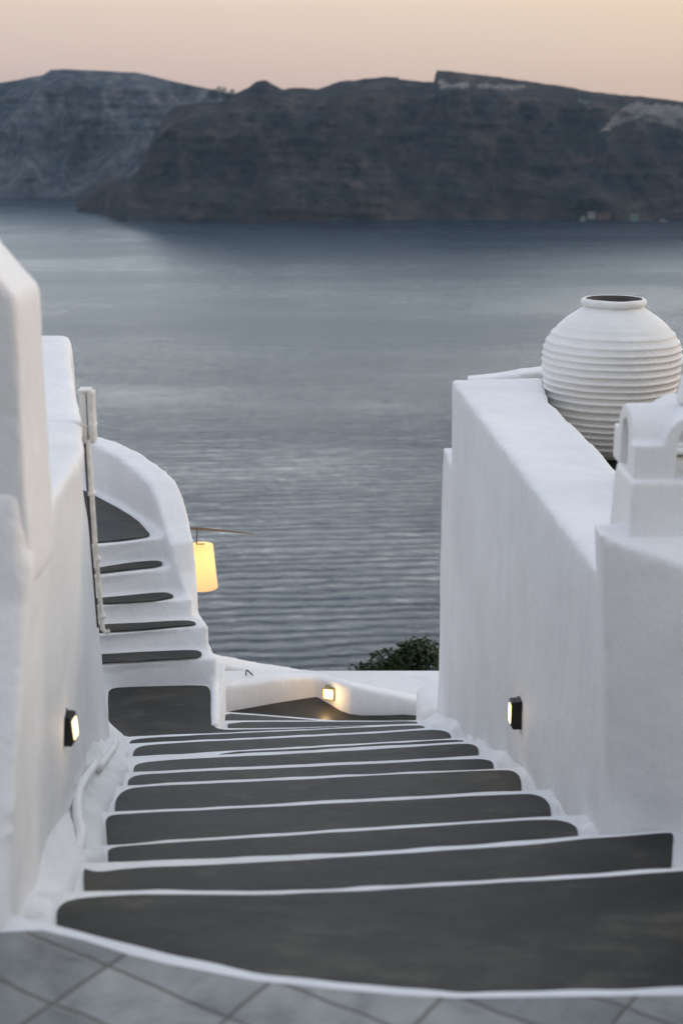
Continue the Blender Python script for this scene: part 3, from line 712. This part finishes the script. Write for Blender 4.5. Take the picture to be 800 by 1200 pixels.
# ============================================================ PIPES
dp = empty('downpipe', (-.9, 5.0, .7), 'slim white downpipe running down the far corner of the left wall', 'pipe')
bm = bmesh.new()
t0, t1, t2 = W(103.5,515,5.0), W(112,640,5.02), W(120.5,737,5.04)
tube(bm, [t0, t1, t2, t2+Vector((.012,-.005,-.012)), t2+Vector((.024,-.01,-.006))], .009, 12); from_bm('pipe', bm, PVC, dp)
bm = bmesh.new(); tube(bm, [W(99.5,520,5.01), W(107,640,5.03), W(115,735,5.05)], .0042, 8); from_bm('shadow_strip', bm, IRON, dp)  # dark strip standing in for the shadow between pipe and wall
for f_ in (.25,.62,.93):
    c = t0.lerp(t2, f_) if f_ > .5 else t0.lerp(t1, f_*2)
    bm = bmesh.new(); tube(bm, [c+Vector((0,0,-.008)), c+Vector((0,0,.008))], .0145, 12); from_bm('clip', bm, PVC, dp)
jb = empty('junction_box', W(103,520,5.03), 'narrow white utility box standing at the roof edge above the downpipe', 'utility box')
c = W(104,488,5.03)
bm = bmesh.new(); box(bm, c.x-.025, c.x+.025, c.y-.03, c.y+.03, c.z-.095, c.z+.095); bevel(from_bm('box_body', bm, PVC, jb, smooth=False), .008)
bm = bmesh.new(); box(bm, c.x-.029, c.x+.012, c.y-.034, c.y+.034, c.z+.093, c.z+.102); bevel(from_bm('lid', bm, PVC, jb, smooth=False), .003)
bm = bmesh.new(); box(bm, c.x-.001, c.x+.002, c.y-.0325, c.y-.029, c.z-.09, c.z+.09); from_bm('seam', bm, IRON, jb, smooth=False)
bm = bmesh.new(); box(bm, c.x-.027, c.x+.027, c.y-.033, c.y+.03, c.z-.032, c.z-.028); from_bm('band', bm, PVC, jb, smooth=False)

gp = empty('ground_pipe', (-1, 5.2, -.7), 'fat whitewashed water pipe crawling along the foot of the left wall', 'pipe')
bpy.context.view_layer.update(); DG = bpy.context.evaluated_depsgraph_get()
def gpt(px, py, lift=.012):
    d = Vector(ray(px, py)).normalized(); ok, loc, nrm, _, _, _ = SC.ray_cast(DG, Vector((0,0,CZ)), d)
    return loc + nrm*lift
seg1 = [gpt(*p) for p in ((138,867),(131,882),(122,893),(112,902))]
seg2 = [gpt(*p) for p in ((110,897),(100,909),(91,918),(86,930),(85,945),(89,966),(93,985),(96,996))]
def relax(p):
    for _ in range(2): p = [p[0]] + [(p[k-1]+p[k]*2+p[k+1])/4 for k in range(1, len(p)-1)] + [p[-1]]
    return p
seg1 = relax(seg1); seg2 = relax(seg2)
seg2[-1] = seg2[-1] + Vector((-.03, -.03, -.05)); seg1[0] = seg1[0] + Vector((-.02,.02,-.03))
def smooth_path(p, n=6):
    out = []
    for i in range(len(p)-1):
        a = p[max(i-1,0)]; b = p[i]; c = p[i+1]; d = p[min(i+2,len(p)-1)]
        for k in range(n):
            t = k/n; out.append(.5*((2*b)+(c-a)*t+(2*a-5*b+4*c-d)*t*t+(3*b-a-3*c+d)*t**3))
    return out+[p[-1]]
bm = bmesh.new(); tube(bm, smooth_path(seg1), .018, 14); from_bm('pipe_run', bm, WHITE, gp)
bm = bmesh.new(); tube(bm, smooth_path(seg2), .018, 14); from_bm('pipe_bend', bm, WHITE, gp)
bm = bmesh.new(); a = seg1[-1]; tube(bm, [a+(a-seg1[-2]).normalized()*-.02, a+(a-seg1[-2]).normalized()*.02], .023, 14); from_bm('collar', bm, PVC, gp)

# ============================================================ SHRUBS
def leafball(bm, c, r, n, ls, sq=.75):
    for _ in range(n):
        v = Vector((random.gauss(0,1), random.gauss(0,1), random.gauss(0,1))).normalized()*(random.random()**.45)
        p = c + Vector((v.x*r, v.y*r, v.z*r*sq))
        a = Vector((random.gauss(0,1), random.gauss(0,1), random.gauss(0,.8))).normalized(); b = a.cross(Vector((random.gauss(0,1), random.gauss(0,1), random.gauss(0,1)))).normalized()
        l = ls*random.uniform(.6,1.3); w = l*.42
        bm.faces.new([bm.verts.new(q) for q in (p, p+a*l*.5+b*w*.5, p+a*l, p+a*l*.5-b*w*.5)])
shr = [((442,781),.25,'low dark shrub behind the flat roof, leftmost of the three'),((476,775),.29,'rounded dark shrub behind the flat roof, between the other two'),((511,767),.36,'tallest dark shrub behind the flat roof, against the right wall')]
for (x, y), r_, lab in shr:
    c = W(x, y+4, 14.2)
    s = empty('shrub', (c.x, c.y, c.z-1.2), lab, 'shrub', 'dark shrubs behind the flat roof')
    bm = bmesh.new()
    for k in range(7):
        a = random.uniform(0, 6.28); q = c+Vector((math.cos(a)*r_*.6, math.sin(a)*r_*.6, random.uniform(-.3,.35)*r_))
        leafball(bm, q+Vector(((k-3)*r_*.12,0,-.02)), r_*random.uniform(.4,.6), 240, .06)
    from_bm('crown', bm, LEAF, s, smooth=False)
    bm = bmesh.new(); tube(bm, [(c.x, c.y, c.z-1.6), (c.x+.03, c.y, c.z-.5), (c.x, c.y+.02, c.z)], [.04,.03,.015], 7); 
    tube(bm, [(c.x+.02, c.y, c.z-.6), (c.x+r_*.5, c.y, c.z+.05)], [.02,.008], 6); from_bm('stem', bm, BARK, s)

# ============================================================ LAND, SEA
bm = bmesh.new()
def ground_h(x, y):
    h = -3.4
    if y > 13.2: h = -3.4 - (y-13.2)*.95
    if y < 0: h = -.4 + (-y)*.15
    elif y < 2.4: h = -.6
    elif y < 9: h = -3.3
    h += .5*noise.noise(Vector((x*.25, y*.25, 0)))*(1 if y > 14 or y < -3 else 0)
    h += max(0, abs(x)-20)*-.02
    return max(h, SEA-6)
ys = [-60,-30,-15,-8,-4,-1,0,1,2.2,2.6,3.2,6,9,11,13.2,14,15,17,20,24,29,35,42,50,60,72,86,100,115,130,145,165,180]
xs = [-400,-250,-150,-90,-60,-40,-25,-15,-9,-5,-3.2,-1.5,0,1.5,3.2,5,9,15,25,40,60,90,150,250,400]
g = [[bm.verts.new((x, y, ground_h(x, y))) for x in xs] for y in ys]
for i in range(len(ys)-1):
    for j in range(len(xs)-1): bm.faces.new((g[i][j], g[i][j+1], g[i+1][j+1], g[i+1][j]))
tag(from_bm('hillside', bm, SCRUB), kind='structure')
bm = bmesh.new()
n = 40
rows_ = [bm.verts.new(p) for p in ((-30000,100,SEA),(30000,100,SEA),(30000,60000,SEA),(-30000,60000,SEA))]
bm.faces.new(rows_)
tag(from_bm('sea', bm, sea_mat(), None, smooth=False), kind='structure')

def interp(pl, x):
    if x <= pl[0][0]: return pl[0][1]
    for a, b in zip(pl, pl[1:]):
        if x <= b[0]: return a[1]+(b[1]-a[1])*(x-a[0])/(b[0]-a[0])
    return pl[-1][1]
def inpoly(x, y, poly):
    c = False
    for i in range(len(poly)):
        x1,y1 = poly[i]; x2,y2 = poly[i-1]
        if (y1 > y) != (y2 > y) and x < (x2-x1)*(y-y1)/(y2-y1)+x1: c = not c
    return c
def island(name, ridge, water, x0, x1, step, run, mat, rough, pum=()):
    bm = bmesh.new(); lay = bm.verts.layers.float.new('pumice')
    cols = []; x = x0
    rowsN = 84
    while x <= x1:
        yb = interp(water, x); yr = interp(ridge, x) + rough*noise.noise(Vector((x*.09, 3, 0))) + rough*.6*noise.noise(Vector((x*.31, 7, 0)))
        Db = U(x, yb, SEA).y
        hfrac = max(.05, min(1, (yb-yr)/140)); rn = run*hfrac
        zr = W(x, yr, Db+rn).z
        col = []
        for j in range(rowsN):
            t = j/(rowsN-1)
            # talus at the foot, cliff above, gentler crest
            s = (.45*(t/.35)) if t < .35 else (.45+.30*((t-.35)/.5) if t < .85 else .75+.25*((t-.85)/.15))
            z = SEA-4+(zr-SEA+4)*t; D = Db+rn*s
            X = (x-400)/F*(D*math.cos(PITCH)+(CZ-z)*math.sin(PITCH))
            env = min(1, t*6)*min(1, (1-t)*7)
            q = Vector((X*.0042, z*.0016, 5)); g1 = 1-abs(noise.noise(q))*2
            g2 = 1-abs(noise.noise(Vector((X*.013, z*.006, 1))))*2; g3 = noise.fractal(Vector((X*.03, z*.03, 9)), 1, 2, 4)
            terr = noise.noise(Vector((X*.0008, z*.055+X*.006, 2)))*9 + noise.noise(Vector((X*.006, z*.10, 4)))*9
            dd = env*hfrac*(-110*(g1-.4) - 52*(g2-.4) + 20*g3 + terr)
            P = Vector((X, D, z)); dv = Vector((X, D, 0)).normalized()*dd
            v = bm.verts.new(P+dv)
            # where this point sits on the bare-earth scars
            zz = P.z; yy = 600 - F*((D*math.sin(PITCH)+(zz-CZ)*math.cos(PITCH))/(D*math.cos(PITCH)-(zz-CZ)*math.sin(PITCH)))
            w = 0
            for poly, k in pum:
                if inpoly(x+3*noise.noise(Vector((x*.2, yy*.2, 0))), yy+3*noise.noise(Vector((x*.25, yy*.3, 8))), poly): w = k*(.7+.5*noise.noise(Vector((x*.12, yy*.5, 3))))
            v[lay] = w
            col.append(v)
        zc_ = zr
        for (dy, dz) in ((60,-2),(200,-8),(500,-30),(900,-90),(1300,-400)):
            D = Db+rn+dy; z = max(zr+dz*(hfrac), SEA-10) if dz > -300 else SEA-10
            zlim = CZ+(zr-CZ)*(D/(Db+rn))-1 if zr > CZ else z
            X = (x-400)/F*(D*math.cos(PITCH)+(CZ-z)*math.sin(PITCH)); v = bm.verts.new((X, D, min(z, zlim))); col.append(v)
        cols.append(col); x += step
    for a, b in zip(cols, cols[1:]):
        for j in range(len(a)-1): bm.faces.new((a[j], b[j], b[j+1], a[j+1]))
    return tag(from_bm(name, bm, mat), kind='structure')
ridge_n = [(90,247),(96,243),(104,232),(118,220),(126,213),(140,211),(152,210),(160,203),(168,190),(175,170),(181,156),(190,141),(198,131),(206,125),(225,120.5),(240,120),(262,119),(272,111),(282,107),(292,102),(301,95),(312,94),(320,99),(332,105),(340,103),(355,103),(372,104.5),(388,99),(400,95),(418,93.5),(440,91),(452,90),(466,90.5),(468,93),(490,95),(508,96.5),(511,82),(540,85),(570,88.5),(600,92.5),(630,97),(660,101),(690,107),(720,110.5),(760,114),(800,119),(900,127),(1050,150),(1150,190)]
water_n = [(90,248.5),(118,250),(134,257),(150,260),(300,260),(400,258.5),(600,257.5),(800,259.5),(900,262),(1150,268)]
scars = [([(514,106),(513,92),(520,96),(532,100),(548,96),(548,104),(530,104)],.95), ([(556,103),(560,99),(590,100),(617,101),(612,105),(580,104)],.9),
         ([(702,156),(712,145),(722,132),(740,120),(752,120),(752,138),(728,144),(712,152)],.8), ([(752,124),(770,122),(860,130),(860,158),(800,152),(752,140)],.85), ([(676,116),(690,119),(694,123),(682,121)],.6),
         ([(640,250),(700,246),(800,228),(800,231),(720,250)],.12)]
island('near_cliffs', ridge_n, water_n, 90, 1150, 2.0, 300, ROCK, .8, scars)
ridge_f = [(-260,140),(-150,118),(-60,104),(0,97),(20,94),(35,90.5),(50,88),(60,82),(75,81),(120,83),(160,85),(178,89),(200,94.5),(225,100),(245,104),(280,112),(330,125),(420,150),(480,180)]
water_f = [(-260,230),(0,231),(120,231.5),(480,232)]
island('far_cliffs', ridge_f, water_f, -260, 480, 2.5, 420, ROCK_HAZED, .5, [([(130,128),(150,128),(150,134),(132,134)],.2)])

# trees on the crest of the near cliffs
for k, (x, y, r_, lab) in enumerate([(249,112,10,'leftmost dark tree on the crest of the near cliff'),(261,110,12,'tallest of the dark trees on the cliff crest, in the middle'),(270,111,9,'dark tree on the cliff crest nearest the peak')]):
    c = W(x, y, 2700); s = empty('crest_tree', (c.x, c.y, c.z-14), lab, 'tree', 'trees on the cliff crest')
    bm = bmesh.new()
    for j in range(6): leafball(bm, c+Vector((random.uniform(-.6,.6)*r_, random.uniform(-.5,.5)*r_, random.uniform(-.5,.7)*r_)), r_*.6, 160, 2.6, 1.0)
    from_bm('crown', bm, LEAF, s, smooth=False)
    bm = bmesh.new(); tube(bm, [(c.x,c.y,c.z-16),(c.x+1,c.y,c.z-6),(c.x,c.y,c.z+1)], [1.2,.8,.4], 7); from_bm('trunk', bm, BARK, s)
# houses by the water
HW = plain('far_house_white', (.24,.24,.235), .8); HB = plain('far_house_brown', (.12,.075,.06), .9); HG = plain('far_house_green', (.13,.17,.15), .9); WIN = plain('far_window', (.03,.03,.035), .4)
for x, y, w_, h_, m_, lab in [(683,255.5,9,6,HW,'small white house on the far shore, lowest and leftmost of the cluster'),(693,250,14,6,HW,'small wide white house on the far shore, above the leftmost one'),(703,251,10,8,HB,'brown house on the far shore, left of the second brown one'),(711,250.5,12,9,HB,'taller brown house on the far shore, right end of the main cluster'),(743,253.5,15,7,HG,'pale green house standing apart on the far shore')]:
    h_ *= .62; w_ *= .85; Dh = U(x, 259, SEA).y - 6; c = W(x, y, Dh); t = empty('shore_house', (c.x, Dh, c.z-h_*.7), lab, 'house', 'houses on the far shore')
    hb = c.z-h_*.5; bm = bmesh.new(); box(bm, c.x-w_/2, c.x+w_/2, Dh, Dh+9, hb-8, hb+h_); from_bm('wall', bm, m_, t, smooth=False)
    bm = bmesh.new(); box(bm, c.x-w_/2-.4, c.x+w_/2+.4, Dh-.4, Dh+9.4, hb+h_, hb+h_+.6); from_bm('roof', bm, m_, t, smooth=False)
    for j in (-1, 1):
        bm = bmesh.new(); box(bm, c.x+j*w_*.22-.8, c.x+j*w_*.22+.8, Dh-.15, Dh+.1, hb+h_*.35, hb+h_*.65); from_bm('window', bm, WIN, t, smooth=False)
c = U(775,259.5,SEA); bt = empty('moored_boat', (c.x, c.y, SEA), 'small white boat lying by the far shore at the right', 'boat')
bm = bmesh.new(); hull = [(-7,0),(-6,-1.6),(4,-1.6),(8,0),(4,1.6),(-6,1.6)]
prism(bm, [(c.x+x*.9, c.y-8+y*.7, SEA-.4) for x, y in hull], [(c.x+x, c.y-8+y, SEA+2.0) for x, y in hull]); from_bm('hull', bm, HW, bt, smooth=False)
bm = bmesh.new(); box(bm, c.x-3.5, c.x+2, c.y-9, c.y-7, SEA+2, SEA+4.2); from_bm('cabin', bm, HW, bt, smooth=False)

# ============================================================ HAZE
bm = bmesh.new(); box(bm, -4200, 4200, -90, 5600, SEA-12, 420)
hz, nt, b = new_mat('haze_air'); nt.nodes.remove(b)
pv = nt.nodes.new('ShaderNodeVolumePrincipled'); pv.inputs['Color'].default_value = (.50,.74,1.0,1); pv.inputs['Density'].default_value = .00004; pv.inputs['Anisotropy'].default_value = .2
L(nt, pv.outputs[0], nt.nodes['Material Output'].inputs['Volume'])
HAZE = True
if HAZE: tag(from_bm('haze', bm, hz, None, smooth=False), kind='stuff')

# ============================================================ WORLD, SUN, CAMERA
w = bpy.data.worlds.new('World'); SC.world = w; w.use_nodes = True; nt = w.node_tree
bg = nt.nodes['Background']
tc = nt.nodes.new('ShaderNodeTexCoord'); nv = N(nt, 'ShaderNodeVectorMath', operation='NORMALIZE'); L(nt, tc.outputs['Generated'], nv.inputs[0])
sep = nt.nodes.new('ShaderNodeSeparateXYZ'); L(nt, nv.outputs[0], sep.inputs[0])
r = ramp(nt, [(0.0,(.60,.45,.41)),(.03,(.62,.475,.43)),(.06,(.74,.57,.48)),(.09,(.85,.65,.50)),(.18,(.96,.80,.65)),(.27,(.56,.61,.68)),(.38,(.33,.44,.60)),(.55,(.75,.80,.88)),(1.0,(.68,.76,.91))]); L(nt, sep.outputs['Z'], r.inputs['Fac'])
r2 = ramp(nt, [(0,(.97,.96,1.0)),(.39,(.96,.95,1.0)),(.5,(1.0,.99,.99)),(.62,(1.05,1.0,.93)),(1,(1.07,1.02,.95))])
mr = N(nt, 'ShaderNodeMapRange'); mr.inputs['From Min'].default_value = -1; mr.inputs['From Max'].default_value = 1; L(nt, sep.outputs['X'], mr.inputs['Value']); L(nt, mr.outputs['Result'], r2.inputs['Fac'])
mx = N(nt, 'ShaderNodeMix', data_type='RGBA', blend_type='MULTIPLY'); mx.inputs['Factor'].default_value = 1; L(nt, r.outputs['Color'], mx.inputs['A']); L(nt, r2.outputs['Color'], mx.inputs['B'])
sky = N(nt, 'ShaderNodeTexSky', sky_type='NISHITA', sun_disc=False, sun_elevation=R(3), sun_rotation=R(80))
m2 = N(nt, 'ShaderNodeMix', data_type='RGBA', blend_type='ADD'); m2.inputs['Factor'].default_value = .05

# glow band added to the sky above the view, to brighten the sea
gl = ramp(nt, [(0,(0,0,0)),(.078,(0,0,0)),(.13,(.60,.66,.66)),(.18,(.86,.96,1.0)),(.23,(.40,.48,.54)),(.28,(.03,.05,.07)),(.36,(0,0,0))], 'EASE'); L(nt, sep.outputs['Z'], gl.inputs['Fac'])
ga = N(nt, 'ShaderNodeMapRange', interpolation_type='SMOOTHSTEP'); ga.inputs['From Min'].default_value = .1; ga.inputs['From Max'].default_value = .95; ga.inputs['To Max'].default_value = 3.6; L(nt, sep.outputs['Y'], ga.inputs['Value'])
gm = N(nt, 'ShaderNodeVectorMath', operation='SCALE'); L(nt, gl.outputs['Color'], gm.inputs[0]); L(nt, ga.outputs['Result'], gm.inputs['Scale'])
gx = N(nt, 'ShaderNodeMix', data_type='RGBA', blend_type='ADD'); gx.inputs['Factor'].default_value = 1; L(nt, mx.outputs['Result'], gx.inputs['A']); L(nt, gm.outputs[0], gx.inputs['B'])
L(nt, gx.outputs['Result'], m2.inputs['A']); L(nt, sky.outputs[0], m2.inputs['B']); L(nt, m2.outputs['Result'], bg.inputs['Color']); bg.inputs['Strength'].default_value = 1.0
su = bpy.data.lights.new('sun', 'SUN'); su.energy = .8; su.angle = R(25); su.color = (1,.86,.74)
so = bpy.data.objects.new('sun', su); COL.objects.link(so)
so.rotation_euler = Vector((-math.sin(R(80))*math.cos(R(12)), -math.cos(R(80))*math.cos(R(12)), -math.sin(R(12)))).to_track_quat('-Z','Y').to_euler()
cam = bpy.data.cameras.new('camera'); co = bpy.data.objects.new('camera', cam); COL.objects.link(co); SC.camera = co
co.location = (0,0,CZ); co.rotation_euler = (R(90)-PITCH, 0, 0)
cam.sensor_fit = 'VERTICAL'; cam.sensor_height = 36; cam.lens = 36*F/1200; cam.clip_start = .1; cam.clip_end = 100000
cam.dof.use_dof = True; cam.dof.focus_distance = 8.0; cam.dof.aperture_fstop = 2.6
SC.view_settings.view_transform = 'Standard'; SC.view_settings.look = 'None'; SC.view_settings.exposure = 0; SC.view_settings.gamma = 1
SC.cycles.max_bounces = 4; SC.cycles.volume_bounces = 0; SC.cycles.use_denoising = True
